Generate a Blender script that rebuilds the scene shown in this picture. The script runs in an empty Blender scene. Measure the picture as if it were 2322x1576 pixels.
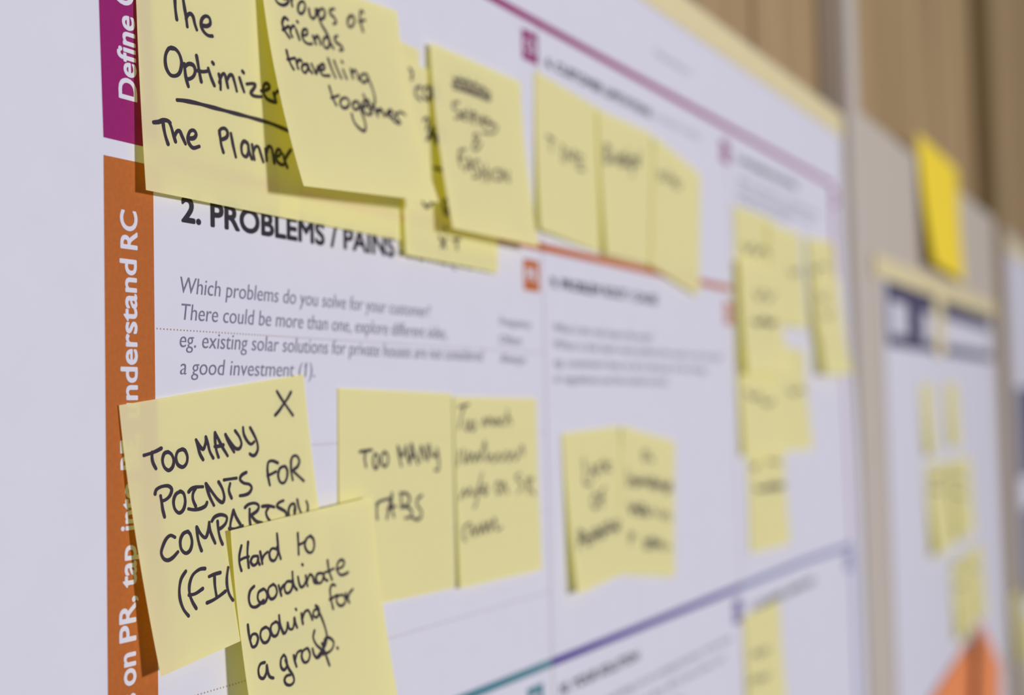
import bpy, math, random
from mathutils import Vector, Matrix
from mathutils.bvhtree import BVHTree
random.seed(4)
S = bpy.context.scene
COL = S.collection
# ------------------------------------------------------------------ camera
# world: the wall is the plane y = 0 (room side is -y), x runs along the wall, z is up; camera height = 0
F_PX, DIST, YAW, PITCH, ROLL = 2985.66648, .269846316, .489447467, .0489404382, -.0232271995
fwd = Vector((math.cos(YAW)*math.cos(PITCH), math.sin(YAW)*math.cos(PITCH), math.sin(PITCH)))
rgt = fwd.cross(Vector((0, 0, 1))).normalized(); upv = rgt.cross(fwd)
R = math.cos(ROLL)*rgt + math.sin(ROLL)*upv; U_ = -math.sin(ROLL)*rgt + math.cos(ROLL)*upv
CAM = Vector((0, -DIST, 0))
cd = bpy.data.cameras.new('camera'); cam = bpy.data.objects.new('camera', cd); COL.objects.link(cam)
cam.matrix_world = Matrix(((R.x, U_.x, -fwd.x, CAM.x), (R.y, U_.y, -fwd.y, CAM.y), (R.z, U_.z, -fwd.z, CAM.z), (0, 0, 0, 1)))
cd.sensor_width = 36; cd.lens = F_PX/2322*36
cd.clip_start = .01; cd.clip_end = 50
cd.dof.use_dof = True; cd.dof.focus_distance = .386; cd.dof.aperture_fstop = 5.5
S.camera = cam
# ------------------------------------------------------------------ light
w = bpy.data.worlds.new('room_light'); S.world = w; w.use_nodes = True
w.node_tree.nodes['Background'].inputs[0].default_value = (.96, .97, 1.0, 1)
w.node_tree.nodes['Background'].inputs[1].default_value = .235
ld = bpy.data.lights.new('window_light', 'AREA'); ld.shape = 'RECTANGLE'; ld.size = .50; ld.size_y = .42
ld.energy = 121; ld.color = (1, .985, 1.0)
lo = bpy.data.objects.new('window_light', ld); COL.objects.link(lo)
lo.location = (.45, -4.2, .34)
lo.rotation_euler = (Vector((.6, 0, 0))-lo.location).to_track_quat('-Z', 'Y').to_euler()
S.view_settings.view_transform = 'Standard'; S.view_settings.look = 'None'
S.view_settings.exposure = 0.0; S.view_settings.gamma = 1; S.view_settings.use_curve_mapping = False
# ------------------------------------------------------------------ helpers
def lin(c): return tuple((v/255/12.92 if v/255 <= .04045 else ((v/255+.055)/1.055)**2.4) for v in c)
def U(px, py, h=0.0):
    """point of the wall plane (h metres in front of it) seen at a photograph pixel"""
    d = fwd + R*((px-1161)/F_PX) - U_*((py-788)/F_PX)
    t = (DIST-h)/d.y
    return d.x*t, d.z*t
def ray(px, py): return (fwd + R*((px-1161)/F_PX) - U_*((py-788)/F_PX)).normalized()
def sm(t): t = max(0., min(1., t)); return t*t*(3-2*t)
def lift(x, z): return .0058*sm((x-.93)/.16)*sm((.16-z)/.24)      # the poster bellies off the board at its right edge
def W(x, z, h=0.0): return Vector((x, -h, z))
def P(x, z, h): return Vector((x, -(h+.0001+lift(x, z)), z))          # on the poster
def mat(name, col, rough=.8, noise=0., nscale=300, bump=0., metal=0.):
    m = bpy.data.materials.new(name); m.use_nodes = True; nt = m.node_tree; b = nt.nodes['Principled BSDF']
    c = lin(col) if max(col) > 1.5 else col
    b.inputs['Roughness'].default_value = rough; b.inputs['Metallic'].default_value = metal
    b.inputs['Specular IOR Level'].default_value = .25
    b.inputs['Base Color'].default_value = (*c, 1)
    if noise or bump:
        tc = nt.nodes.new('ShaderNodeNewGeometry'); n = nt.nodes.new('ShaderNodeTexNoise'); n.inputs['Scale'].default_value = nscale
        n.inputs['Detail'].default_value = 5
        nt.links.new(tc.outputs['Position'], n.inputs['Vector'])
        if noise:
            r = nt.nodes.new('ShaderNodeMapRange'); r.inputs[1].default_value = .3; r.inputs[2].default_value = .7
            r.inputs[3].default_value = 1-noise; r.inputs[4].default_value = 1+noise
            mx = nt.nodes.new('ShaderNodeVectorMath'); mx.operation = 'SCALE'; mx.inputs[0].default_value = c
            nt.links.new(n.outputs['Fac'], r.inputs[0]); nt.links.new(r.outputs[0], mx.inputs['Scale'])
            nt.links.new(mx.outputs[0], b.inputs['Base Color'])
        if bump:
            bp = nt.nodes.new('ShaderNodeBump'); bp.inputs['Strength'].default_value = bump; bp.inputs['Distance'].default_value = .0004
            nt.links.new(n.outputs['Fac'], bp.inputs['Height']); nt.links.new(bp.outputs[0], b.inputs['Normal'])
    return m
def note_mat(name, refl, trans):
    """thin paper: reflects part of the light and lets a deeper yellow part through"""
    m = bpy.data.materials.new(name); m.use_nodes = True; nt = m.node_tree; nt.nodes.remove(nt.nodes['Principled BSDF'])
    out = nt.nodes['Material Output']
    tc = nt.nodes.new('ShaderNodeNewGeometry'); n = nt.nodes.new('ShaderNodeTexNoise'); n.inputs['Scale'].default_value = 900
    nt.links.new(tc.outputs['Position'], n.inputs['Vector'])
    bp = nt.nodes.new('ShaderNodeBump'); bp.inputs['Strength'].default_value = .12; bp.inputs['Distance'].default_value = .0003
    nt.links.new(n.outputs['Fac'], bp.inputs['Height'])
    d = nt.nodes.new('ShaderNodeBsdfDiffuse'); d.inputs[0].default_value = (*refl, 1)
    t = nt.nodes.new('ShaderNodeBsdfTranslucent'); t.inputs[0].default_value = (*trans, 1)
    nt.links.new(bp.outputs[0], d.inputs['Normal'])
    a = nt.nodes.new('ShaderNodeAddShader'); nt.links.new(d.outputs[0], a.inputs[0]); nt.links.new(t.outputs[0], a.inputs[1])
    nt.links.new(a.outputs[0], out.inputs[0])
    return m
def mesh(name, verts, faces, m, parent=None, smooth=False):
    me = bpy.data.meshes.new(name); me.from_pydata([tuple(v) for v in verts], [], faces); me.update()
    if m: me.materials.append(m)
    if smooth: me.polygons.foreach_set('use_smooth', [True]*len(me.polygons))
    o = bpy.data.objects.new(name, me); COL.objects.link(o)
    if parent: o.parent = parent; o.matrix_parent_inverse = parent.matrix_world.inverted()
    return o
def tag(o, label=None, cat=None, group=None, kind=None):
    if label: o['label'] = label
    if cat: o['category'] = cat
    if group: o['group'] = group
    if kind: o['kind'] = kind
    return o
def empty(name, loc):
    o = bpy.data.objects.new(name, None); COL.objects.link(o); o.location = loc; o.empty_display_size = .01
    o.matrix_world = Matrix.Translation(loc); return o
def box(name, x0, x1, y0, y1, z0, z1, m, parent=None, bev=0.):
    """rounded box with its edges chamfered by bev"""
    import bmesh
    bm = bmesh.new(); bmesh.ops.create_cube(bm, size=1)
    for v in bm.verts: v.co = Vector(((x0+x1)/2+v.co.x*(x1-x0), (y0+y1)/2+v.co.y*(y1-y0), (z0+z1)/2+v.co.z*(z1-z0)))
    if bev: bmesh.ops.bevel(bm, geom=bm.edges[:], offset=bev, segments=2, affect='EDGES')
    me = bpy.data.meshes.new(name); bm.to_mesh(me); bm.free(); me.materials.append(m)
    o = bpy.data.objects.new(name, me); COL.objects.link(o)
    if parent: o.parent = parent; o.matrix_parent_inverse = parent.matrix_world.inverted()
    return o
def sheet(x0, x1, z0, z1, h, place=P, step=.02):
    nx = max(1, int(abs(x1-x0)/step)); nz = max(1, int(abs(z1-z0)/step)); V = []; Fc = []
    for j in range(nz+1):
        for i in range(nx+1): V.append(place(x0+(x1-x0)*i/nx, z0+(z1-z0)*j/nz, h))
    for j in range(nz):
        for i in range(nx):
            a = j*(nx+1)+i; Fc.append((a, a+1, a+nx+2, a+nx+1))
    return V, Fc
class MB:
    def __init__(s): s.V = []; s.F = []
    def add(s, VF):
        k = len(s.V); s.V += VF[0]; s.F += [tuple(i+k for i in f) for f in VF[1]]; return s
    def build(s, name, m, parent=None): return mesh(name, s.V, s.F, m, parent)
# ---- printed text: the built-in font turned into flat geometry
_cache = {}
def glyphs(txt, shear=0., weight=0.):
    key = (txt, shear, weight)
    if key not in _cache:
        c = bpy.data.curves.new('t', 'FONT'); c.body = txt; c.shear = shear; c.offset = weight; c.resolution_u = 5
        o = bpy.data.objects.new('t', c); COL.objects.link(o); bpy.context.view_layer.update()
        me = bpy.data.meshes.new_from_object(o.evaluated_get(bpy.context.evaluated_depsgraph_get()))
        V = [(v.co.x, v.co.y) for v in me.vertices]; Fc = [tuple(p.vertices) for p in me.polygons]
        bpy.data.objects.remove(o); bpy.data.curves.remove(c); bpy.data.meshes.remove(me)
        x0 = min(v[0] for v in V); x1 = max(v[0] for v in V)
        _cache[key] = (V, Fc, x0, x1)
    return _cache[key]
CAP = max(v[1] for v in glyphs('H')[0])
def text(mb, txt, x0, x1, zb, cap, h=.00012, shear=0., weight=0., bold=0., place=P, up=False):
    """txt from x0 to x1 on baseline zb with capital height cap (metres); up: reads upward, x0/x1 are z, zb is x"""
    V, Fc, a, b = glyphs(txt, shear, weight)
    offs = [(0, 0)]
    if bold: offs += [(bold*math.cos(k*math.pi/4), bold*math.sin(k*math.pi/4)) for k in range(8)]
    for n, (ox, oy) in enumerate(offs):
        out = []
        for gx, gy in V:
            s = (gx-a)/(b-a)*(x1-x0)+ox*(1 if x1 > x0 else -1); t = gy/CAP*cap+oy
            hh = h+n*4e-6
            out.append(place(zb-t, x0+s, hh) if up else place(x0+s, zb+t, hh))
        f = Fc
        mb.add((out, f))
    return mb
def text_px(mb, txt, p0, p1, captop, **kw):
    """baseline start pixel, end pixel, pixel of the capital top above the start"""
    x0, z0 = U(*p0); x1, _ = U(*p1); _, zc = U(*captop)
    return text(mb, txt, x0, x1, z0, zc-z0, **kw)
# ---- marker strokes laid on a note
def catmull(p, step):
    if len(p) < 3:
        q = p
        out = []
        n = max(2, int(math.dist(q[0], q[-1])/step)) if len(p) == 2 else 1
        return [(q[0][0]+(q[-1][0]-q[0][0])*i/n, q[0][1]+(q[-1][1]-q[0][1])*i/n) for i in range(n+1)]
    pts = [p[0]]+list(p)+[p[-1]]; out = [p[0]]
    for i in range(1, len(pts)-2):
        a, b, c, d = pts[i-1:i+3]; n = max(2, int(math.dist(b, c)/step))
        for k in range(1, n+1):
            t = k/n
            out.append(tuple(.5*((2*b[j])+(-a[j]+c[j])*t+(2*a[j]-5*b[j]+4*c[j]-d[j])*t*t+(-a[j]+3*b[j]-3*c[j]+d[j])*t**3) for j in (0, 1)))
    return out
def ink(bvh, name, strokes, org, scale, width, m, parent, h0=.00012, step=3.0):
    mb = MB()
    for si, st in enumerate(strokes):
        if len(st) == 1: st = [st[0], (st[0][0]+2, st[0][1]+3)]
        px = [(org[0]+x/scale, org[1]+y/scale) for x, y in catmull(st, step*scale)]
        runs = [[]]
        for q in px:
            loc, nor, idx, dd = bvh.ray_cast(CAM, ray(*q))
            if loc is None:
                if runs[-1]: runs.append([])
                continue
            runs[-1].append(loc)
        hh = h0+(si % 12)*6e-6
        for r in runs:
            if len(r) < 2: continue
            n = len(r); L = []; Rr = []; V = []; Fc = []
            T = []
            for i in range(n):
                t = r[min(i+1, n-1)]-r[max(i-1, 0)]; t = Vector((t.x, t.y, t.z))
                T.append(t.normalized() if t.length > 1e-9 else Vector((1, 0, 0)))
            up = Vector((0, -1, 0))
            for i in range(n):
                ww = width/2*(.94+.10*math.sin(i*.37+si*1.7))
                s = T[i].cross(up).normalized()*ww
                c = r[i]+up*hh
                V += [c+s, c-s]
            for i in range(n-1): Fc.append((2*i, 2*i+1, 2*i+3, 2*i+2))
            for e, sg in ((0, -1), (n-1, 1)):
                c = r[e]+up*hh; s = T[e].cross(up).normalized(); t = T[e]*sg; k = len(V); ring = [2*e]
                for a in (30, 60, 90, 120, 150):
                    aa = math.radians(a); V.append(c+(s*math.cos(aa)+t*math.sin(aa))*width*.47); ring.append(len(V)-1)
                ring.append(2*e+1); Fc.append(tuple(ring))
            mb.add((V, Fc))
    if mb.V: return mb.build(name, m, parent)
# ------------------------------------------------------------------ materials
M = {
 'paper': mat('poster_paper', (.70, .685, .80), .75, .012, 60, .03),
 'ink_black': mat('print_black', (48, 42, 54), .7),
 'ink_grey': mat('print_grey', (122, 119, 143), .7),
 'ink_pale': mat('print_pale_grey', (172, 170, 190), .7),
 'magenta': mat('print_magenta', (146, 20, 106), .65, .05, 500),
 'orange': mat('print_orange', (180, 99, 42), .65, .07, 700),
 'orange_line': mat('print_orange_rule', (190, 100, 36), .65),
 'purple': mat('print_purple', (70, 44, 142), .65),
 'teal': mat('print_teal', (84, 132, 148), .65),
 'slate': mat('print_slate_blue', (112, 122, 172), .65),
 'white': mat('print_white', (.71, .69, .80), .7),
 'thin': mat('print_thin_rule', (196, 172, 172), .7),
 'dots': mat('print_dots', (166, 138, 122), .7),
 'marker': mat('marker_ink', (54, 45, 60), .55),
 'faded': mat('marker_ink_worn', (92, 82, 74), .6),
 'tape': mat('masking_tape', (226, 212, 168), .7, .05, 120, .3),
 'grey': mat('board_grey_felt', (196, 185, 175), .9, .03, 400, .4),
 'steel': mat('anodised_strip', (200, 190, 182), .45, .02, 30, 0, .0),
 'navy': mat('print_navy', (78, 74, 104), .7),
 'bright': mat('bright_yellow_paper', (252, 222, 60), .8, .03, 60, .1),
 'orange_paper': mat('orange_paper', (240, 146, 92), .8, .05, 60, .1),
 'floor': mat('floor_concrete', (120, 116, 112), .8, .06, 6, .2),
}
NOTE = note_mat('yellow_note_paper', (.625, .58, .355), (.365, .35, .012))
def wood():
    m = bpy.data.materials.new('brown_board'); m.use_nodes = True; nt = m.node_tree; b = nt.nodes['Principled BSDF']; b.inputs['Roughness'].default_value = .75
    b.inputs['Specular IOR Level'].default_value = .2
    g = nt.nodes.new('ShaderNodeNewGeometry'); mp = nt.nodes.new('ShaderNodeMapping'); mp.inputs['Scale'].default_value = (14, 14, 1.2)
    n = nt.nodes.new('ShaderNodeTexNoise'); n.inputs['Scale'].default_value = 2.2; n.inputs['Detail'].default_value = 8
    cr = nt.nodes.new('ShaderNodeValToRGB'); cr.color_ramp.elements[0].position = .3; cr.color_ramp.elements[1].position = .7
    cr.color_ramp.elements[0].color = (*lin((152, 127, 92)), 1); cr.color_ramp.elements[1].color = (*lin((178, 151, 113)), 1)
    nt.links.new(g.outputs['Position'], mp.inputs[0]); nt.links.new(mp.outputs[0], n.inputs['Vector']); nt.links.new(n.outputs['Fac'], cr.inputs[0]); nt.links.new(cr.outputs[0], b.inputs['Base Color'])
    return m
WOOD = wood(); M['wood_edge'] = mat('brown_board_edge', (138, 116, 82), .8)
# ------------------------------------------------------------------ the setting: wooden wall, posts, floor
YW = .021
wall = tag(box('wall_back', -1.2, 4.2, YW+.018, YW+.10, -1.45, 1.35, M['wood_edge']), kind='structure')
xs = [-1.2, -.62, -.02, .58, U(1705, 30, -YW)[0], U(2116, 150, -YW)[0], 1.98, 2.55, 3.15, 4.2]
for a, b in zip(xs[:-1], xs[1:]):
    box('plank', a+.003, b-.003, YW, YW+.018, -1.45, 1.35, WOOD, wall, .0015)
tag(box('floor', -1.2, 4.2, -4.6, YW+.1, -1.5, -1.45, M['floor']), kind='structure')
POST1 = (1.119, 1.163); POST2 = (1.990, 2.062)
tag(box('trim_1', POST1[0], POST1[1], -.004, YW, -1.45, 1.35, M['steel'], None, .003), kind='structure')
tag(box('trim_2', POST2[0], POST2[1], -.002, YW, -1.45, 1.35, M['wood_edge'], None, .003), kind='structure')
# ------------------------------------------------------------------ boards
def board(x0, x1, z1, label):
    e = empty('pinboard', (0.5*(x0+x1), .02, -.85)); tag(e, label, 'board')
    box('panel', x0, x1, 0, .018, -.85, z1, M['grey'], e, .001)
    for k in (x0+.05, x1-.09): box('bracket', k, k+.04, .0175, .0195, z1-.07, z1-.02, M['steel'], e)
    return e
board(.02, 1.117, .247, 'grey felt pinboard behind the large canvas poster in front')
board(1.166, 1.987, .262, 'grey felt pinboard with a bright yellow sheet and navy headed poster')
board(2.065, 3.05, .26, 'grey felt pinboard at the right edge, beyond the brown post')
# ------------------------------------------------------------------ the big canvas poster
poster = empty('canvas_poster', (.65, 0, -.45))
tag(poster, 'large white printed canvas poster with magenta and orange side bars, covered in yellow notes', 'poster')
mesh('paper', *sheet(.19, 1.105, -.45, .2285, 0, P), M['paper'], poster, True)
C0, C1, C2, C3, C4 = .2675, .2868, .538, .8065, 1.0705
ZM, ZO, ZB = .1800, .0752, -.1135
H1 = .00006; H2 = .00012
def rect(name, x0, x1, z0, z1, m, h=H1, par=None): return MB().add(sheet(x0, x1, z0, z1, h)).build(name, m, par or poster)
zm0 = U(237, 312)[1]; zo0 = U(237, 352)[1]
def PM(x, z, h): return P(x-.034*(z-zm0), z, h)      # the magenta bar is printed a touch out of true
barm = tag(MB().add(sheet(C0, C1, zm0, .19, H1, PM)).build('section_bar', M['magenta'], poster), 'magenta printed side bar')
baro = tag(rect('section_bar', C0, C1, -.45, zo0, M['orange']), 'orange printed side bar')
LW = .0037
tag(rect('rule', C0, C4+.002, ZM-LW/2, ZM+LW/2, M['magenta']), 'magenta horizontal rule')
tag(rect('rule', C1, C3, ZO-LW/2, ZO+LW/2, M['orange_line']), 'orange horizontal rule')
tag(rect('rule', C1, C2, ZB-LW/2, ZB+LW/2, M['teal']), 'teal horizontal rule')
tag(rect('rule', C2, C3, ZB-LW/2, ZB+LW/2, M['purple']), 'purple horizontal rule')
tag(rect('rule', C3, C4+.002, ZB-LW/2, ZB+LW/2, M['slate']), 'slate blue horizontal rule')
tag(rect('rule', C4-.003, C4+.005, ZO-.01, ZM-LW/2, M['magenta']), 'magenta right hand rule')
tag(rect('rule', C4, C4+.004, ZB+LW/2, ZO-.01, M['magenta']), 'thin magenta right hand rule')
tag(rect('rule', C4-.001, C4+.006, -.40, ZB-LW/2, M['slate']), 'slate blue right hand rule')
mb = MB()
for x, z0, z1 in ((C2, ZB+LW/2, ZM-LW/2), (C3, ZB+LW/2, ZM-LW/2), (C2, -.45, ZB-LW/2), (C3, -.45, ZB-LW/2)):
    tag(rect('column_rule', x-.0005, x+.0005, z0, z1, M['thin']), 'thin reddish grey vertical rule')
mb = MB()
for z in (.0265, -.0095, -.0455, -.0815, -.1495, -.1855):
    x = C1+.0008
    while x < C2-.001:
        mb.V += [P(x, z-.0002, H1), P(x+.00045, z-.0002, H1), P(x+.00045, z+.00025, H1), P(x, z+.00025, H1)]
        k = len(mb.V)-4; mb.F.append((k, k+1, k+2, k+3)); x += .00142
mb.build('dotted_rule', M['dots'], poster)
# badges: a coloured box with white letters, at the right end of each section head
def badge(txt, x1, ztop, m, wd=.0155, ht=.0140, word=None):
    b = rect('badge', x1-wd, x1, ztop-ht, ztop, m, H1)
    t = MB(); text(t, txt, x1-wd*.84, x1-wd*.16, ztop-ht*.70, ht*.42, h=H2, bold=.00025)
    t.build('letters', M['white'], b)
    tag(b, '%s badge with white letters' % word)
badge('CS', U(1218, 100)[0], U(1178, 60)[1], M['magenta'], word='magenta')
badge('CL', U(1652, 340)[0], U(1620, 308)[1], M['magenta'], word='magenta')
badge('AS', U(1897, 445)[0], U(1872, 420)[1], M['magenta'], word='magenta')
badge('PR', U(1222, 620)[0], U(1184, 586)[1], M['orange_line'], word='orange')
badge('RC', U(1660, 700)[0], U(1634, 682)[1], M['orange_line'], word='orange')
badge('TR', U(1231, 1545)[0], U(1197, 1562)[1], M['teal'], word='teal')
badge('SL', U(1681, 1380)[0], U(1655, 1368)[1], M['purple'], word='purple')
badge('CH', C4-.004, ZB-.005, M['slate'], word='slate blue')
# headings
HB = .00028
mb = MB()
text_px(mb, '2. PROBLEMS / PAINS', (412, 501), (893, 578), (412, 447), bold=.00036)
zb = U(412, 501)[1]; cap = U(412, 447)[1]-zb
mb.build('printed_heading', M['ink_black'], poster)
mb = MB(); text(mb, '- ITS FREQUENCY', U(905, 580)[0], U(1120, 622)[0], zb, cap*.86, bold=.0001); mb.build('printed_heading', M['ink_grey'], poster)
for txt, p0, p1 in (('6. CUSTOMER LIMITATIONS', (1238, 150), (1474, 266)), ('9. PROBLEM ROOT / CAUSE', (1249, 648), (1489, 692)),
                    ('5. AVAILABLE SOLUTIONS', (1668, 368), (1806, 428)), ('10. YOUR SOLUTION', (1270, 1577), (1447, 1494)),
                    ('8. CHANNELS of BEHAVIOR', (1706, 1382), (1843, 1326))):
    mb = MB(); x0, z0 = U(*p0); x1, z1 = U(*p1)
    text(mb, txt, x0, x1, (z0+z1)/2, cap*.62, bold=HB); mb.build('printed_heading', M['ink_black'], poster)
mb = MB()
x0, z0 = U(1482, 268); text(mb, 'EG. BUDGET, DEVICES', x0, U(1588, 322)[0], z0, cap*.5); mb.build('printed_heading', M['ink_pale'], poster); mb = MB()
x0, z0 = U(1484, 124); text(mb, 'Problem-Solution fit', x0, U(1564, 166)[0], z0, cap*.55, shear=.15)
mb.build('printed_heading', M['ink_pale'], poster)
# body copy
mb = MB()
b0 = U(409, 664); cb = U(408, 627)[1]-b0[1]
for txt, px0, px1, zl in (('Which problems do you solve for your customer?', 409, 976, b0[1]),
                          ('There could be more than one, explore different sides,', 411, 1012, U(412, 725)[1]),
                          ('eg. existing solar solutions for private houses are not considered', 406, 1094, U(406, 787)[1]),
                          ('a good investment (1).', 406, 712, U(406, 849)[1])):
    # end x taken where the baseline of this row passes that pixel column
    text(mb, txt, U(px0, 700)[0], U(px1, 770)[0], zl, cb, shear=.16, weight=-.004)
_, _, ga, gb = glyphs('a good investment (1).', .16, -.004); ge = glyphs('a good investment (1', .16, -.004)[3]   # the small flag of the figure 1
bx0, bx1 = U(406, 700)[0], U(712, 770)[0]; bx = bx0+(ge-ga)/(gb-ga)*(bx1-bx0); bz = U(406, 849)[1]
mb.add(([P(bx-.0001, bz+cb*.99, H2), P(bx-.0013, bz+cb*.74, H2), P(bx-.0012, bz+cb*.64, H2), P(bx-.0001, bz+cb*.88, H2)], [(0, 1, 2, 3)]))
mb.build('body_text', M['ink_grey'], poster)
mb = MB()
for txt, a, b, y in (('Frequency', 1132, 1204, 738), ('Often', 1132, 1182, 779), ('Always', 1132, 1191, 822)):
    text(mb, txt, U(a, y)[0], U(b, y)[0], U(a, y)[1], cb*.8, shear=.16)
mb.build('body_text', M['ink_grey'], poster); mb = MB()
for txt, a, b, y in (('What is the real reason this exists?', 1255, 1480, 752), ('What is the back story behind the need to do this job?', 1255, 1636, 790),
                     ('eg. customers have to do it because of the change', 1256, 1600, 830), ('in regulations and the market around.', 1256, 1514, 868)):
    text(mb, txt, U(a, y)[0], U(b, y)[0], U(a, y)[1], cb*.85, shear=.16)
mb.build('body_text', M['ink_grey'], poster); mb = MB()
for txt, a, b, y in (('Which solutions are available when', 1672, 1850, 412), ('they face the problem or need', 1672, 1840, 436), ('to get the job done?', 1672, 1790, 456)):
    text(mb, txt, U(a, y)[0], U(b, y)[0], U(a, y)[1], cb*.85, shear=.16)
mb.build('body_text', M['ink_grey'], poster); mb = MB()
for k, (txt, e) in enumerate((('If you are working on an existing business, write down', .785), ('your current solution first, fill in the canvas, and', .77), ('check how much it fits reality.', .70))):
    text(mb, txt, .553, e, ZB-.030-.0095*k, cb*.8, shear=.16)
mb.build('body_text', M['ink_grey'], poster)
# side-bar lettering, reads upward
def side(mb, txt, y0, y1, xb=309.0, cap_x=272.5, dx=0, **kw):
    sx = U(xb, (y0+y1)/2)[0]+dx; st = U(cap_x, (y0+y1)/2)[0]
    text(mb, txt, U(xb, y0)[1], U(xb, y1)[1], sx, sx-st, bold=.00022, up=True, h=H2, **kw)
mb = MB(); side(mb, 'Define', 230, 44, 305.5, 271, dx=.034*(U(306, 137)[1]-zm0), place=PM); side(mb, 'CS,', 17, -72, 299, 264, dx=.034*(U(300, -27)[1]-zm0), place=PM); t = mb.build('letters', M['white'], barm)
mb = MB(); side(mb, 'RC', 566, 482); side(mb, 'understand', 946, 592); side(mb, 'BE,', 1062, 985); side(mb, 'into', 1199, 1094, 309, 271)
side(mb, 'tap', 1328, 1236, 307, 270); side(mb, 'PR,', 1450, 1352, 306, 270); side(mb, 'on', 1550, 1478, 306, 268); side(mb, 'Focus', 1760, 1571, 307, 271)
mb.build('letters', M['white'], baro)
# masking tape along the head of the poster
tp = tag(mesh('masking_tape', *sheet(.18, 1.112, .2255, .2445, .0004, P), M['tape']), 'long cream masking tape strip along the top of the big poster', 'tape')
# ------------------------------------------------------------------ yellow notes
NOTES = {}
def surf(q, e, base, u, v):
    x0, z0, rot, w_, h_, hL, hR = q; a = w_*(u-.5); b = -h_*v
    hh = base+(hL*(1-u)+hR*u)*max(v, 0)**e
    return Vector((x0+a*math.cos(rot)-b*math.sin(rot), -hh, z0+a*math.sin(rot)+b*math.cos(rot)))
def note(key, base, e, q, label, group='yellow sticky notes on the big poster', m=None, cat='sticky note', name='sticky_note', n=22):
    V = []; Fc = []; O = surf(q, e, base*1e-3, .5, 0)
    for j in range(n+1):
        for i in range(n+1): V.append(surf(q, e, base*1e-3, i/n, j/n))
    for j in range(n):
        for i in range(n): a = j*(n+1)+i; Fc.append((a, a+1, a+n+2, a+n+1))
    bvh = BVHTree.FromPolygons(V, Fc)
    root = empty(name, O); tag(root, label, cat, group)
    mesh('paper', V, Fc, m or NOTE, root, True)
    NOTES[key] = (root, bvh); return root
SPEC = [
('optimizer', .85, 1.7, (.3168, .1452, .0037, .0749, .0796, .0033, .0005), 'yellow sticky note with "The Optimizer" above an underline and "The Planner"'),
('blank_b', .6, 1.7, (.3817, .1418, -.0048, .0760, .0760, .0008, .0005), 'yellow sticky note mostly hidden behind the "Groups of friends" note, bottom strip showing'),
('corner_e', .4, 1.7, (.3962, .1430, -.01, .0760, .0670, .0003, .0003), 'yellow sticky note showing only its top right corner right of the "Groups of friends" note'),
('list_c', 1.1, 1.7, (.4556, .1357, -.0103, .0759, .0760, .0025, .0004), 'yellow sticky note with a written list, half covered by the struck-through "fashion" note'),
('groups', 3.4, 1.7, (.3736, .1496, .0643, .0815, .0735, .0126, .0138), 'yellow sticky note reading "Groups of friends travelling together", bottom curling forward'),
('fashion', 2.6, 1.7, (.4773, .1466, .0069, .0767, .0744, .0083, .0069), 'yellow sticky note with a scribbled out line above "Selfies & Fashion"'),
('time', .6, 1.7, (.5695, .1546, -.0537, .0713, .0741, .0032, .0003), 'leftmost of three yellow sticky notes under the customer limitations heading'),
('budget', 1.6, 1.7, (.6372, .1516, .0028, .0716, .0737, .0026, .0003), 'middle of three yellow sticky notes under the customer limitations heading'),
('when', 2.4, 1.7, (.7117, .1454, -.1440, .0751, .0746, .0007, .0008), 'clockwise tilted yellow sticky note, rightmost of three under the customer limitations heading'),
('points', .8, 1.8, (.3140, .0093, .1158, .0849, .0764, .0062, .0040), 'yellow sticky note reading "Too many points for comparison" with an X in its corner'),
('hard', 4.8, 1.8, (.3515, -.0313, .0678, .0763, .0764, .0071, .0070), 'yellow sticky note reading "Hard to coordinate booking for a group."'),
('tabs', .6, 1.7, (.4148, .0088, -.0232, .0774, .0769, .0008, .0003), 'yellow sticky note reading "Too many tabs"'),
('info', .8, 1.7, (.4908, .0062, -.0110, .0728, .0760, .0016, .0014), 'yellow sticky note with four lines, "Too much irrelevant info", right of "Too many tabs"'),
('duo1', .8, 1.7, (.5865, -.0095, .0301, .0674, .0745, .0048, .0003), 'yellow sticky note, left one of the pair below the problem root heading'),
('duo2', 1.2, 1.7, (.6596, -.0136, -.1361, .0751, .0747, .0003, .0015), 'yellow sticky note tilted clockwise, right one of the pair below the problem root heading'),
('r1', 1.0, 1.7, (.8565, .1306, .0092, .0840, .0782, .0003, .0020), 'yellow sticky note at the top left of the crowded cluster in the third column'),
('r2', 2.4, 1.7, (.9227, .1269, .0067, .0813, .0698, .0003, .0030), 'yellow sticky note in the top row middle of the third column cluster'),
('r3', 2.4, 1.7, (1.0213, .1290, .0494, .0790, .0760, .0040, .0040), 'yellow sticky note at the top right of the third column cluster'),
('r1b', 4.5, 1.7, (.8470, .0953, .0328, .0764, .0731, .0028, .0099), 'yellow sticky note curling off the left of the third column cluster, second from top'),
('r3b', 4.5, 1.7, (1.0272, .0997, .0135, .0761, .0760, .0061, .0081), 'yellow sticky note hanging off the right side of the third column cluster'),
('r4', 2.0, 1.7, (.8486, .0381, -.0027, .0763, .0694, .0020, .0077), 'yellow sticky note third from top on the left of the third column cluster'),
('r5', .8, 1.7, (.9282, .0417, -.0146, .0807, .0733, .0003, .0048), 'yellow sticky note right of and below the gap in the third column cluster'),
('r6', .8, 1.7, (.8672, -.0232, -.0155, .0809, .0722, .0003, .0030), 'yellow sticky note lowest in the third column cluster, above the slate rule'),
('b1', .8, 1.7, (.8466, -.1324, .0131, .0779, .0760, .0030, .0030), 'yellow sticky note below the slate blue rule under the channels heading'),
]
for k, b, e, q, lab in SPEC: note(k, b, e, q, lab)
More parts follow.
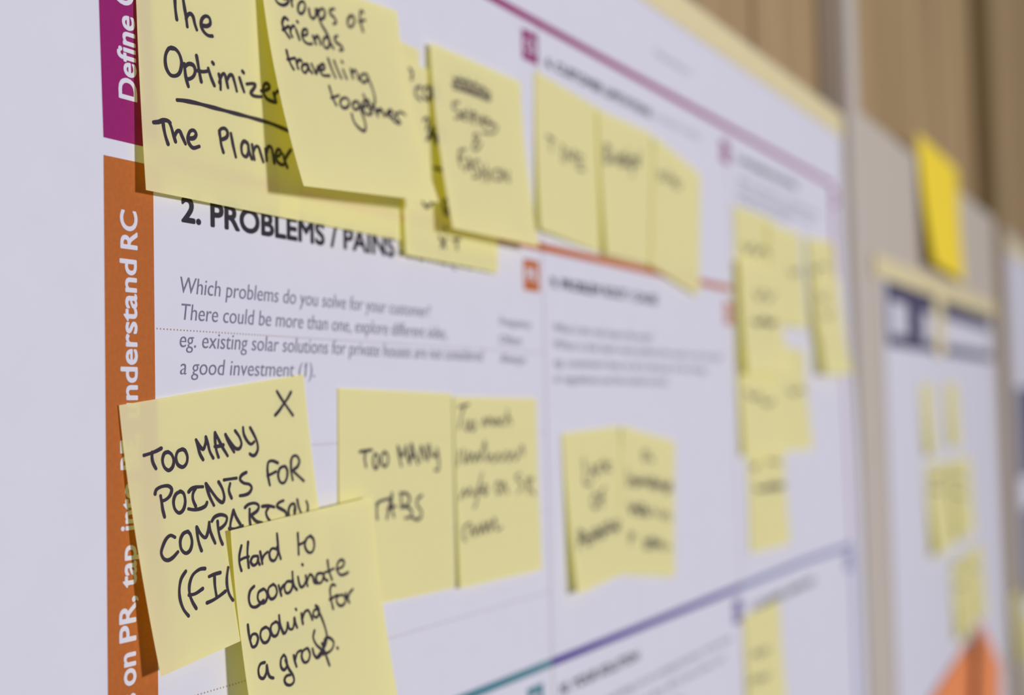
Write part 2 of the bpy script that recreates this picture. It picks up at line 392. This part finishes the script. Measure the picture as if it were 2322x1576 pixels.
# ------------------------------------------------------------------ handwriting (traced in crops of the photograph: origin, scale)
K1 = ((200, 0), 3.502); K2 = ((560, 0), 3.502); K3 = ((850, 80), 2.866); K6 = ((220, 840), 3.583); K7 = ((220, 1150), 3.317)
K8 = ((740, 860), 3.031); K9 = ((1100, 0), 3.502); K10 = ((1240, 930), 3.352); K11 = ((1600, 450), 1.855); K12 = ((1050, 1200), 2.58)
def hand(key, strokes, K, width, m='marker'):
    root, bvh = NOTES[key]; return ink(bvh, 'handwriting', strokes, K[0], K[1], width, M[m], root)
def ring(cx, cy, rx, ry, tilt=0, n=9, a0=-100):
    return [(cx+rx*math.cos(math.radians(a0-360*i/n))+tilt*ry*math.sin(math.radians(a0-360*i/n)), cy+ry*math.sin(math.radians(a0-360*i/n))) for i in range(n+1)]
hand('optimizer', [
 [(685,-60),(690,60),(702,155)],[(620,-70),(760,-60)],
 [(745,-60),(752,-10),(763,60),(775,130),(785,210)],[(776,150),(790,118),(812,110),(832,135),(845,190),(860,235)],
 [(895,200),(940,208),(968,188),(960,142),(932,128),(903,150),(895,200),(915,250),(950,282),(985,287)],
 [(672,385),(640,385),(615,430),(610,490),(622,550),(655,598),(700,600),(728,570),(740,500),(722,430),(690,390),(655,380)],
 [(762,508),(770,590),(780,640),(793,685)],[(766,530),(795,508),(832,518),(848,560),(835,605),(800,628),(775,622)],
 [(858,442),(872,520),(884,590),(896,650)],[(868,562),(910,570),(950,564)],[(952,545),(972,612),(1000,680)],[(984,496),(993,508)],
 [(1036,590),(1048,640),(1050,708)],[(1040,655),(1058,600),(1078,585),(1092,620),(1108,695)],[(1100,640),(1120,600),(1142,598),(1160,650),(1178,722)],
 [(1200,618),(1218,675),(1236,728)],[(1222,566),(1234,579)],
 [(1258,668),(1300,664),(1328,672),(1312,705),(1288,740),(1310,760),(1345,768),(1374,768)],
 [(1372,722),(1410,716),(1438,695),(1428,668),(1402,665),(1388,700),(1395,750),(1425,790),(1480,812)],
 [(1470,740),(1482,780),(1490,812)],[(1476,760),(1495,730),(1525,715),(1556,717)],
 [(705,795),(760,800),(860,820),(1000,857),(1150,897),(1300,937),(1450,982),(1602,1045)],
 [(518,972),(560,968),(590,955),(625,958),(648,975)],[(590,960),(600,1030),(614,1090),(632,1145)],
 [(640,965),(658,1010),(672,1060),(692,1125)],[(684,1085),(700,1048),(724,1040),(745,1085),(770,1140)],
 [(792,1098),(835,1098),(856,1068),(838,1036),(808,1042),(790,1092),(800,1140),(832,1175),(880,1163)],
 [(1040,1040),(1048,1100),(1055,1150),(1072,1210)],[(1040,1065),(1048,1028),(1082,1020),(1105,1050),(1098,1090),(1062,1108)],
 [(1132,1062),(1148,1150),(1170,1245)],
 [(1265,1140),(1235,1122),(1215,1160),(1222,1222),(1252,1245),(1272,1205),(1268,1140),(1278,1205),(1298,1262)],
 [(1300,1150),(1308,1210),(1318,1265)],[(1312,1200),(1328,1165),(1350,1168),(1368,1220),(1388,1285)],
 [(1405,1185),(1412,1240),(1415,1275)],[(1412,1215),(1428,1165),(1452,1172),(1464,1220),(1476,1295)],
 [(1482,1245),(1515,1235),(1528,1205),(1508,1185),(1488,1220),(1498,1280),(1540,1310),(1565,1290)],
 [(1545,1225),(1560,1280),(1580,1330)],[(1560,1270),(1580,1230),(1608,1190)]], K1, .00135)
hand('groups', [
 [(330,-40),(270,-60),(225,-20),(245,25),(290,42),(325,20),(325,-10),(290,-10)],[(345,-30),(352,10),(358,48)],[(352,5),(368,-25),(385,-20)],
 ring(432,60,28,50,-.1),[(490,70),(500,125),(525,150),(545,120),(543,70),(556,120)],
 [(562,75),(573,150),(590,195),(620,245),(640,280)],[(568,95),(592,68),(616,90),(610,140),(578,155)],
 [(690,72),(660,78),(660,110),(690,140),(708,180),(685,190)],
 ring(824,170,27,46,-.1),[(922,100),(903,85),(895,130),(903,190),(920,250)],[(888,172),(935,160)],
 [(322,158),(295,140),(278,185),(296,240),(335,300)],[(282,238),(330,208)],[(338,215),(345,260),(358,292)],[(345,240),(362,205),(376,212)],
 [(388,235),(402,275),(415,315)],[(396,170),(402,178)],[(440,282),(475,275),(475,238),(450,235),(436,280),(455,330),(488,350),(515,348)],
 [(520,285),(535,320),(545,350)],[(535,315),(555,285),(572,310),(582,352)],
 [(640,292),(612,305),(604,345),(620,380),(645,378),(655,330),(640,280)],[(620,240),(640,300),(665,350),(685,385)],
 [(715,285),(695,300),(705,335),(745,365),(760,398),(735,400)],
 [(312,400),(325,455),(345,510),(368,550)],[(320,472),(350,468),(378,460)],[(385,470),(395,510),(405,545)],[(395,505),(412,475),(432,485)],
 [(470,512),(442,515),(436,555),(462,580),(482,545),(480,508),(495,555),(515,580)],[(512,510),(530,550),(548,588),(558,550),(568,525)],
 [(575,562),(612,548),(608,512),(585,518),(580,560),(600,598),(655,602)],[(642,465),(668,540),(700,615)],[(690,483),(715,550),(746,620)],
 [(762,555),(775,590),(790,625)],[(750,488),(757,497)],[(822,550),(830,585),(840,622)],[(832,590),(852,555),(872,585),(886,632)],
 [(948,590),(915,590),(900,625),(920,655),(948,645),(958,605)],[(948,588),(975,655),(1000,720),(1015,790),(1002,850),(975,880)],
 [(652,685),(668,740),(685,790),(708,835)],[(668,778),(700,768),(728,758)],ring(775,818,36,42,0),
 [(870,805),(845,815),(838,850),(860,872),(885,855),(885,810),(905,880),(930,950),(942,1010),(930,1042),(890,1020),(850,970),(830,905)],
 [(912,850),(955,838),(968,805),(940,792),(918,830),(925,880),(955,912),(990,905)],[(922,752),(945,800),(965,850),(990,895)],
 [(985,835),(1015,865),(1038,925)],[(1030,885),(1055,865),(1075,890),(1088,925)],[(1020,890),(1075,880)],
 [(1095,910),(1130,905),(1150,882),(1132,875),(1112,905),(1140,935),(1165,930)],[(1170,895),(1190,935),(1215,975)],[(1160,958),(1205,985)],[(1185,910),(1215,890),(1252,910)]], K2, .00125)
hand('list_c', [
 [(1290,545),(1312,580),(1305,632)],[(1378,690),(1345,700),(1338,755),(1378,795)],ring(1425,740,26,50),[(1455,690),(1490,800)],[(1440,800),(1480,690)],[(1450,760),(1495,770)],
 [(1400,955),(1425,935),(1440,960),(1430,1010),(1425,1030)],[(1440,1110),(1462,1020),(1485,1100)],[(1440,1070),(1520,1090)],[(1480,1010),(1500,1140),(1520,1040)],[(1425,1110),(1445,1080)],[(1485,1335),(1560,1352)]], K2, .0014)
hand('list_c', [[(310,1085),(335,1118),(370,1090)],ring(460,1115,18,50),[(440,1090),(480,1175)],[(450,1245),(462,1258)],[(418,1310),(440,1345),(455,1380)],[(462,1318),(430,1375)],[(505,1330),(550,1325)],[(528,1328),(532,1390)]], K3, .0014)
hand('fashion', [
 [(510,270),(530,325),(555,272),(578,345),(600,285),(625,360),(650,305),(675,375),(700,335),(722,405),(748,375)],
 [(500,318),(560,335),(640,365),(752,408)],[(510,345),(600,368),(680,400),(745,425)],[(520,285),(640,320),(735,370)],
 [(545,438),(510,440),(508,475),(545,500),(552,530),(520,540)],[(562,528),(590,515),(582,492),(565,505),(568,540),(592,550)],[(605,478),(612,520),(618,562)],
 [(652,505),(632,500),(630,530),(642,575)],[(628,535),(655,525)],[(665,525),(675,582)],[(690,560),(712,548),(705,528),(688,545),(698,582),(722,585)],
 [(742,545),(722,550),(740,575),(765,590)],[(748,570),(775,580),(795,605),(770,635),(735,635),(700,632)],
 [(662,700),(640,660),(655,640),(672,665),(638,715),(640,745),(670,740),(690,700)],
 [(550,745),(543,800),(562,860)],[(550,748),(588,742)],[(546,802),(578,792)],[(585,885),(600,835),(612,800),(625,850),(636,895)],[(592,858),(630,852)],
 [(672,812),(645,825),(650,860),(675,885),(668,920),(638,925)],[(690,838),(694,890),(698,945)],[(722,845),(726,900),(728,952)],[(694,895),(726,898)],
 [(748,880),(750,945)],ring(795,908,26,36),[(832,945),(832,880),(868,955),(868,885)]], K3, .0012, 'faded')
hand('points', [
 [(1460,170),(1490,220),(1520,265),(1555,315),(1590,365)],[(1575,175),(1545,230),(1520,265),(1480,325),(1445,365)],
 [(380,690),(430,675),(480,655),(522,632)],[(447,665),(445,710),(455,755),(477,797)],
 [(578,662),(545,675),(530,730),(545,785),(580,812),(612,785),(622,730),(602,680),(572,662)],[(695,640),(655,658),(640,710),(655,765),(695,785),(725,755),(732,700),(712,650),(688,640)],
 [(803,565),(818,620),(835,680),(860,725)],[(805,568),(835,618),(862,640),(880,590),(882,540)],[(882,542),(900,600),(915,660),(942,712)],
 [(985,705),(968,650),(958,580),(957,505)],[(957,505),(985,560),(1015,620),(1058,692)],[(955,618),(990,615),(1025,605)],
 [(1042,520),(1060,570),(1085,620),(1112,662)],[(1042,520),(1075,570),(1120,630),(1155,635),(1172,595),(1155,540),(1120,490)],
 [(1185,465),(1192,520),(1220,575),(1250,600),(1275,580)],[(1242,465),(1272,520),(1298,580),(1305,640),(1285,685),(1260,692),(1240,678)],
 [(470,1005),(480,970),(520,945),(575,938),(605,965),(592,1015),(560,1048),(530,1060)],[(515,1020),(525,1080),(532,1130),(547,1190)],
 [(680,982),(640,1005),(620,1060),(630,1125),(665,1158),(700,1130),(715,1065),(702,1000),(672,982)],
 [(742,988),(765,962),(800,948),(857,945)],[(800,955),(778,1000),(778,1050),(800,1105)],[(742,1125),(790,1132),(840,1122),(880,1100),(892,1072)],
 [(882,920),(895,970),(915,1030),(947,1095)],[(882,920),(930,985),(980,1050),(1018,1072),(1032,1030),(1015,960),(985,905)],
 [(1030,890),(1080,882),(1132,875)],[(1080,920),(1070,970),(1078,1005),(1092,1038)],
 [(1212,828),(1175,850),(1160,885),(1190,915),(1235,925),(1255,955),(1235,995),(1200,1012),(1160,1018)],
 [(1468,752),(1425,735),(1392,745),(1383,800),(1390,870),(1402,930)],[(1383,855),(1415,842),(1452,822)],
 [(1520,778),(1485,795),(1470,850),(1485,905),(1515,915),(1540,875),(1545,815),(1528,780)],
 [(1575,730),(1575,810),(1588,888)],[(1572,745),(1588,700),(1620,695),(1642,735),(1625,785),(1592,812),(1635,858),(1677,897)],
 [(630,1355),(595,1340),(560,1370),(532,1430),(520,1485),(540,1530),(575,1542),(615,1520),(655,1475)],
 [(738,1308),(700,1325),(675,1380),(682,1450),(718,1485),(755,1460),(770,1395),(755,1330),(732,1308)],
 [(808,1272),(815,1350),(828,1410),(847,1465)],[(810,1275),(845,1335),(880,1358),(902,1300),(910,1235)],[(910,1238),(918,1300),(935,1350),(958,1402)],
 [(932,1225),(955,1190),(1005,1172),(1052,1190),(1045,1240),(1010,1278),(985,1290)],[(978,1225),(985,1300),(998,1360),(1018,1412)],
 [(1080,1285),(1085,1230),(1108,1135)],[(1108,1135),(1130,1195),(1175,1270)],[(1072,1285),(1120,1290),(1182,1262)],
 [(1200,1115),(1230,1088),(1280,1078),(1312,1100),(1300,1140),(1252,1175),(1245,1182)],[(1238,1128),(1238,1200),(1245,1262)],[(1250,1178),(1290,1225),(1340,1240)],
 [(1340,1105),(1390,1100),(1437,1110)],[(1395,1108),(1372,1150),(1380,1190),(1402,1222)],
 [(1512,1058),(1475,1075),(1460,1105),(1492,1125),(1530,1150),(1538,1190)],[(1560,1190),(1555,1135),(1575,1090),(1602,1085),(1612,1130),(1600,1180)],
 [(1625,1050),(1638,1110),(1658,1165)],[(1605,1105),(1600,1150)],[(1700,1065),(1712,1105),(1708,1150)]], K6, .00118)
hand('points', [
 [(667,482),(632,540),(618,620),(625,700),(650,770),(687,818)],[(812,462),(770,468),(720,510),(695,580),(695,650),(715,710),(745,762)],[(690,662),(740,650),(795,612)],
 [(842,522),(880,505),(927,492)],[(882,510),(885,590),(897,668)],[(825,720),(870,700),(920,668),(965,632)],
 [(985,455),(975,530),(978,600),(995,660),(1020,700)]], K7, .00118)
hand('hard', [
 [(1085,290),(1070,360),(1070,420),(1085,478)],[(1135,262),(1130,350),(1140,455)],[(1072,400),(1105,382),(1140,372)],
 [(1208,368),(1172,372),(1155,410),(1175,438),(1202,420),(1212,372),(1212,410),(1222,432)],[(1225,335),(1235,380),(1242,425)],[(1238,400),(1255,362),(1280,338)],
 [(1355,320),(1318,310),(1295,345),(1305,395),(1335,400),(1358,350),(1352,300)],[(1352,200),(1358,270),(1365,330),(1380,388)],
 [(1508,195),(1512,270),(1515,355)],[(1512,285),(1545,270),(1572,248)],[(1605,215),(1572,240),(1562,295),(1585,338),(1615,338),(1632,295),(1625,240),(1600,215)],
 [(1180,595),(1150,630),(1140,690),(1155,742),(1190,752),(1225,728),(1250,700)],
 [(1252,615),(1215,640),(1208,690),(1230,722),(1262,715),(1280,670),(1268,628),(1250,615)],[(1325,580),(1292,605),(1285,650),(1305,690),(1335,680),(1352,640),(1342,595),(1322,580)],
 [(1365,590),(1375,630),(1385,665)],[(1378,632),(1392,600),(1410,582)],
 [(1462,560),(1428,560),(1408,600),(1420,645),(1448,640),(1468,600),(1468,550)],[(1468,488),(1472,550),(1482,595),(1502,622)],
 [(1510,525),(1518,570),(1532,602),(1555,590),(1568,560)],[(1541,430),(1546,436)],[(1568,515),(1575,560),(1582,592)],[(1578,560),(1600,505),(1622,525),(1632,565),(1650,572)],
 [(1695,498),(1660,500),(1645,535),(1662,572),(1690,560),(1703,510),(1700,495),(1710,540),(1732,552)],[(1732,400),(1742,475),(1765,545)],[(1712,492),(1745,480),(1778,462)],
 [(1800,468),(1845,448),(1858,412),(1835,395),(1808,425),(1805,475),(1830,510),(1862,505),(1887,490)],
 [(1133,885),(1140,950),(1152,1010),(1168,1052),(1195,1040),(1210,990),(1195,955),(1165,960),(1150,1000)],
 [(1268,902),(1235,925),(1228,975),(1250,1018),(1282,1010),(1302,960),(1290,915),(1265,902)],[(1345,862),(1312,885),(1305,930),(1325,970),(1352,962),(1368,915),(1360,872),(1340,862)],
 [(1368,815),(1375,880),(1398,950)],[(1382,905),(1405,950),(1425,925),(1432,880)],[(1432,870),(1445,915),(1470,915),(1482,870),(1482,830),(1490,870),(1503,905)],[(1493,766),(1497,772)],
 [(1535,800),(1540,840),(1547,878)],[(1542,838),(1560,790),(1585,775),(1602,805),(1618,845)],
 [(1660,765),(1632,775),(1625,815),(1650,830),(1668,795),(1662,758),(1642,740)],[(1642,742),(1668,790),(1695,850),(1718,920),(1727,975),(1715,1040),(1685,1085),(1650,1135)],
 [(1790,590),(1768,582),(1752,620),(1758,690),(1775,765)],[(1748,695),(1775,680),(1805,660)],[(1838,660),(1808,672),(1800,710),(1825,742),(1855,732),(1868,695),(1850,662),(1832,660)],
 [(1868,648),(1880,680),(1895,718)],[(1885,688),(1895,650),(1922,618)],
 [(1260,1168),(1228,1180),(1212,1225),(1222,1278),(1250,1288),(1272,1245),(1275,1185),(1285,1245),(1300,1278),(1325,1285)],
 [(1402,1112),(1382,1145),(1382,1200),(1405,1225),(1428,1190),(1418,1130),(1402,1112)],[(1415,1150),(1440,1215),(1472,1265),(1480,1310),(1455,1338),(1422,1332),(1408,1300),(1425,1268),(1452,1262)],
 [(1478,1115),(1485,1155),(1498,1198)],[(1488,1150),(1505,1095),(1532,1078)],
 [(1578,1060),(1545,1085),(1538,1130),(1558,1168),(1588,1155),(1600,1105),(1585,1065)],
 [(1620,1065),(1632,1110),(1655,1135),(1685,1110),(1690,1070),(1700,1110)],[(1635,928),(1625,980),(1645,1030),(1675,1060),(1700,1085)],
 [(1690,1025),(1712,1090),(1747,1190)],[(1700,1040),(1715,990),(1745,982),(1778,1015),(1768,1065),(1735,1095),(1710,1098)],[(1805,1056),(1810,1064)]], K7, .00108)
hand('tabs', [
 [(228,498),(270,492),(312,485)],[(268,495),(262,545),(272,602)],ring(338,563,18,52),ring(400,550,24,50),
 [(490,460),(500,530),(515,597)],[(495,470),(522,530),(548,458)],[(545,460),(555,530),(572,582)],[(572,578),(580,510),(583,440),(600,500),(628,582)],[(575,535),(612,525)],
 [(648,560),(645,510),(650,460),(670,510),(695,558),(695,510),(690,455)],[(708,450),(718,510),(745,530),(760,500)],[(758,475),(768,540),(772,600),(762,628),(745,622)],
 [(342,862),(370,838),(440,818)],[(350,858),(345,910),(349,962)],[(415,958),(430,880),(450,782)],[(450,782),(448,870),(463,945)],[(420,892),(475,872)],
 [(508,782),(515,840),(512,885)],[(505,785),(548,785),(572,820),(555,862),(512,878),(560,880),(585,910),(575,945),(540,955)],
 [(655,798),(625,825),(622,865),(648,900),(650,945),(622,965),(588,950)]], K8, .00115)
hand('info', [
 [(908,192),(978,172)],[(948,185),(925,260),(910,340)],[(958,285),(955,340),(972,352),(985,285)],[(1000,290),(995,345),(1018,345),(1022,285)],
 [(1072,325),(1085,268),(1102,318),(1118,262),(1138,312)],[(1145,268),(1155,318),(1175,268),(1182,315)],[(1212,262),(1190,295),(1212,318)],[(1245,210),(1230,315)],[(1235,280),(1260,265),(1268,315)],
 [(912,495),(902,590)],[(940,480),(950,575),(978,500)],[(980,570),(1000,510),(1015,570),(1042,505),(1055,560),(1088,430),(1100,560),(1132,515),(1150,572),(1182,508),(1200,565),(1238,498),(1250,565),(1282,498),(1300,555),(1345,455),(1350,525)],
 [(918,825),(945,755),(958,805),(988,745),(1000,800),(1040,755),(1070,645)],[(1058,690),(1030,850),(1012,885)],[(1035,765),(1090,768)],ring(1090,760,15,35),
 ring(1180,745,18,42),[(1212,785),(1215,705),(1248,785)],[(1332,648),(1302,672),(1345,730),(1315,782)],[(1375,680),(1385,788)],[(1378,690),(1418,682),(1392,732),(1432,792)],
 [(990,985),(945,1020),(940,1090),(955,1110)],[(985,1080),(1000,1010),(1020,1075),(1042,1005),(1058,1065),(1080,985),(1090,1055),(1115,975),(1125,1045),(1155,955),(1168,1035),(1205,1015)]], K8, .00105, 'faded')
hand('time', [[(490,1080),(545,1112)],[(520,1095),(525,1200)],[(600,1150),(620,1170)],[(610,1160),(615,1285)],[(640,1285),(650,1190),(680,1262),(705,1195),(712,1305)],[(735,1220),(742,1345)],[(735,1222),(775,1255)],[(740,1285),(770,1300)],[(742,1342),(785,1350)]], K9, .0013, 'faded')
hand('budget', [[(950,1150),(950,1290)],[(950,1150),(990,1172),(958,1222),(1000,1270),(950,1292)],[(1015,1220),(1028,1292),(1052,1225),(1056,1300)],ring(1095,1275,25,45),[(1125,1190),(1128,1320)],ring(1160,1290,18,35),[(1178,1250),(1165,1400)],[(1190,1262),(1210,1255),(1195,1310),(1215,1310)],[(1225,1200),(1222,1315)],[(1075,1250),(1130,1310)]], K9, .0015, 'faded')
hand('when', [[(1375,1350),(1388,1430),(1410,1368),(1432,1442),(1452,1360)],[(1470,1375),(1475,1465)],[(1474,1430),(1495,1415),(1500,1470)],[(1505,1450),(1530,1440),(1510,1430),(1505,1480),(1530,1490)],[(1545,1450),(1548,1500)]], K9, .0014, 'faded')
hand('duo1', [[(275,370),(285,460),(285,555),(335,560)],[(330,500),(345,420),(375,510)],[(335,475),(370,470)],[(415,400),(385,430),(410,470)],[(435,380),(440,470)],[(480,400),(440,430),(485,460)],
 ring(365,690,24,55),[(440,590),(410,640),(420,740)],[(400,680),(435,665)],
 [(240,910),(240,1060)],[(240,910),(280,940),(245,980)],[(300,930),(300,1020),(335,1010),(340,920)],[(360,1000),(362,900),(395,920),(370,950)],[(370,950),(400,980)],ring(425,920,18,45),[(455,860),(480,850),(460,890),(490,930)],[(520,840),(500,880),(530,920)],[(550,830),(535,900),(560,900)],[(250,1000),(420,930),(550,880)]], K10, .0015, 'faded')
hand('duo2', [ring(745,345,18,35),[(780,320),(782,380),(810,375)],
 [(610,450),(618,580),(650,500),(665,575),(700,560)],[(700,500),(720,570),(745,510),(765,575)],ring(795,555,18,40),[(820,520),(840,610),(862,535),(885,610)],ring(915,590,18,40),[(940,540),(945,610)],[(650,530),(940,590)],
 [(620,700),(640,790),(665,715),(690,800)],ring(715,755,20,42),[(745,720),(750,800),(785,790)],[(800,740),(830,800)],[(850,760),(870,820),(900,770),(905,835)],[(925,780),(940,840)],[(640,745),(780,770)],
 [(630,930),(632,1020)],[(630,940),(665,945),(640,985)],[(740,960),(745,1050),(775,1040)],ring(800,1010,20,38),[(830,980),(840,1055),(862,990),(870,1050)],[(890,1010),(895,1065)],[(915,1020),(935,1060)],[(750,1000),(870,1020)]], K10, .0015, 'faded')
hand('r1', [[(155,190),(175,225),(195,195),(215,235),(240,210),(265,240)]], K11, .0022, 'faded')
hand('r2', [[(350,300),(372,320),(395,300),(405,330)]], K11, .002, 'faded')
hand('r3', [[(440,290),(460,310),(480,285),(510,290)]], K11, .002, 'faded')
hand('r1b', [[(205,390),(225,420),(245,390),(265,425),(285,400)],[(195,510),(220,530),(245,505),(270,535),(300,515)],[(205,520),(290,520)]], K11, .0022, 'faded')
hand('r3b', [[(475,400),(495,430),(515,400)],[(495,480),(515,500),(535,470)]], K11, .002, 'faded')
hand('r4', [[(170,810),(200,840),(225,825),(250,865),(285,850)]], K11, .0022, 'faded')
hand('r5', [[(345,800),(370,820),(400,800),(420,820)]], K11, .002, 'faded')
hand('r6', [[(190,1115),(205,1135),(220,1115)],[(260,1105),(310,1110)],[(208,1215),(240,1222),(270,1208),(335,1205)],[(215,1225),(320,1215)]], K11, .0022, 'faded')
hand('b1', [[(1690,745),(1715,715),(1730,745),(1755,700),(1765,725),(1788,690)],[(1680,905),(1710,865),(1725,895),(1750,855),(1765,880),(1792,838)]], K12, .0018, 'faded')
# ------------------------------------------------------------------ the navy headed poster on the middle board
def PW(x, z, h): return Vector((x, -(h+.0008), z))
p2 = empty('canvas_poster', (1.58, 0, -.75)); tag(p2, 'white poster with a navy framed header block on the middle board', 'poster')
mesh('paper', *sheet(1.240, 1.928, -.75, .124, 0, PW, .05), M['paper'], p2)
hd = mesh('header_block', *sheet(1.254, 1.912, .054, .117, H1, PW, .05), M['navy'], p2)
for a, b, z0, z1 in ((1.272, 1.345, .066, .098), (1.43, 1.90, .065, .096)):
    mesh('header_field', *sheet(a, b, z0, z1, H2, PW, .05), M['white'], hd)
p3 = empty('canvas_poster', (2.5, 0, -.80)); tag(p3, 'white poster with navy blocks at the right edge of the photo', 'poster')
mesh('paper', *sheet(2.098, 2.95, -.80, .233, 0, PW, .05), M['paper'], p3)
for a, b, z0, z1 in ((2.15, 2.85, -.12, .02), (2.16, 2.85, -.31, -.17)):
    mesh('header_block', *sheet(a, b, z0, z1, H1, PW, .05), M['navy'], p3)
tag(mesh('masking_tape', *sheet(1.205, 1.955, .116, .137, .0012, PW, .05), M['tape']), 'cream masking tape strip along the top of the navy headed poster', 'tape')
tag(mesh('masking_tape', *sheet(1.488, 1.545, .050, .130, .0016, PW, .05), M['tape']), 'short vertical cream tape strip crossing the navy header block', 'tape')
tag(mesh('masking_tape', *sheet(2.085, 2.96, .226, .246, .0012, PW, .05), M['tape']), 'cream masking tape strip on top of the rightmost poster', 'tape')
g2 = 'yellow notes on the navy headed poster'
note('m1', 2, 1.6, (1.431, .020, .0, .060, .076, .006, .002), 'narrow yellow sticky note below the navy header, left one of the upper pair', g2)
note('m2', 2, 1.6, (1.578, .022, .0, .076, .073, .004, .002), 'yellow sticky note below the navy header, right one of the upper pair', g2)
note('m3', 2, 1.6, (1.475, -.066, .0, .132, .094, .010, .003), 'wide yellow sticky note mid-height on the navy headed poster, left of its pair', g2)
note('m4', 3.5, 1.6, (1.612, -.067, .02, .132, .090, .006, .003), 'wide yellow sticky note mid-height on the navy headed poster, right of its pair', g2)
note('m5', 2, 1.6, (1.590, -.180, .0, .110, .088, .008, .003), 'yellow sticky note above the orange sheet, left half of the lower pair', g2)
note('m6', 3.5, 1.6, (1.690, -.178, .01, .100, .086, .005, .003), 'yellow sticky note above the orange sheet, right half of the lower pair', g2)
for k, st in (('m3', [[(2108,1075),(2125,1085),(2140,1070)],[(2108,1110),(2140,1112)]]), ('m4', [[(2160,1080),(2185,1085)],[(2158,1115),(2190,1125)]]), ('m5', [[(2160,1285),(2180,1280)],[(2165,1330),(2185,1325)]]), ('m6', [[(2195,1285),(2215,1290)]])):
    r_, b_ = NOTES[k]; ink(b_, 'handwriting', st, (0, 0), 1., .003, M['faded'], r_)
note('bright', 3, 1.8, (1.548, .285, -.01, .240, .140, .012, .004), 'large bright yellow sheet above the navy headed poster, across the top of the board', None, M['bright'], 'paper sheet', 'paper_sheet')
note('orange', 3, 1.6, (1.50, -.290, .08, .255, .255, .003, .004), 'orange sheet of paper at the foot of the navy headed poster', 'orange sheets at the foot of the navy headed poster', M['orange_paper'], 'paper sheet', 'paper_sheet')
note('orange2', 11, 1.6, (1.730, -.300, -.50, .17, .24, .004, .012), 'orange sheet of paper tilted clockwise, overlapping the other orange sheet on its right', 'orange sheets at the foot of the navy headed poster', M['orange_paper'], 'paper sheet', 'paper_sheet')
note('m7', 6, 1.6, (2.035, -.275, .0, .12, .10, .006, .003), 'yellow sticky note stuck on the brown post near the lower right corner', 'yellow notes right of the brown post')
note('m8', 3, 1.6, (2.24, -.335, .0, .17, .16, .006, .003), 'yellow sticky note low on the rightmost poster by the photo corner', 'yellow notes right of the brown post')
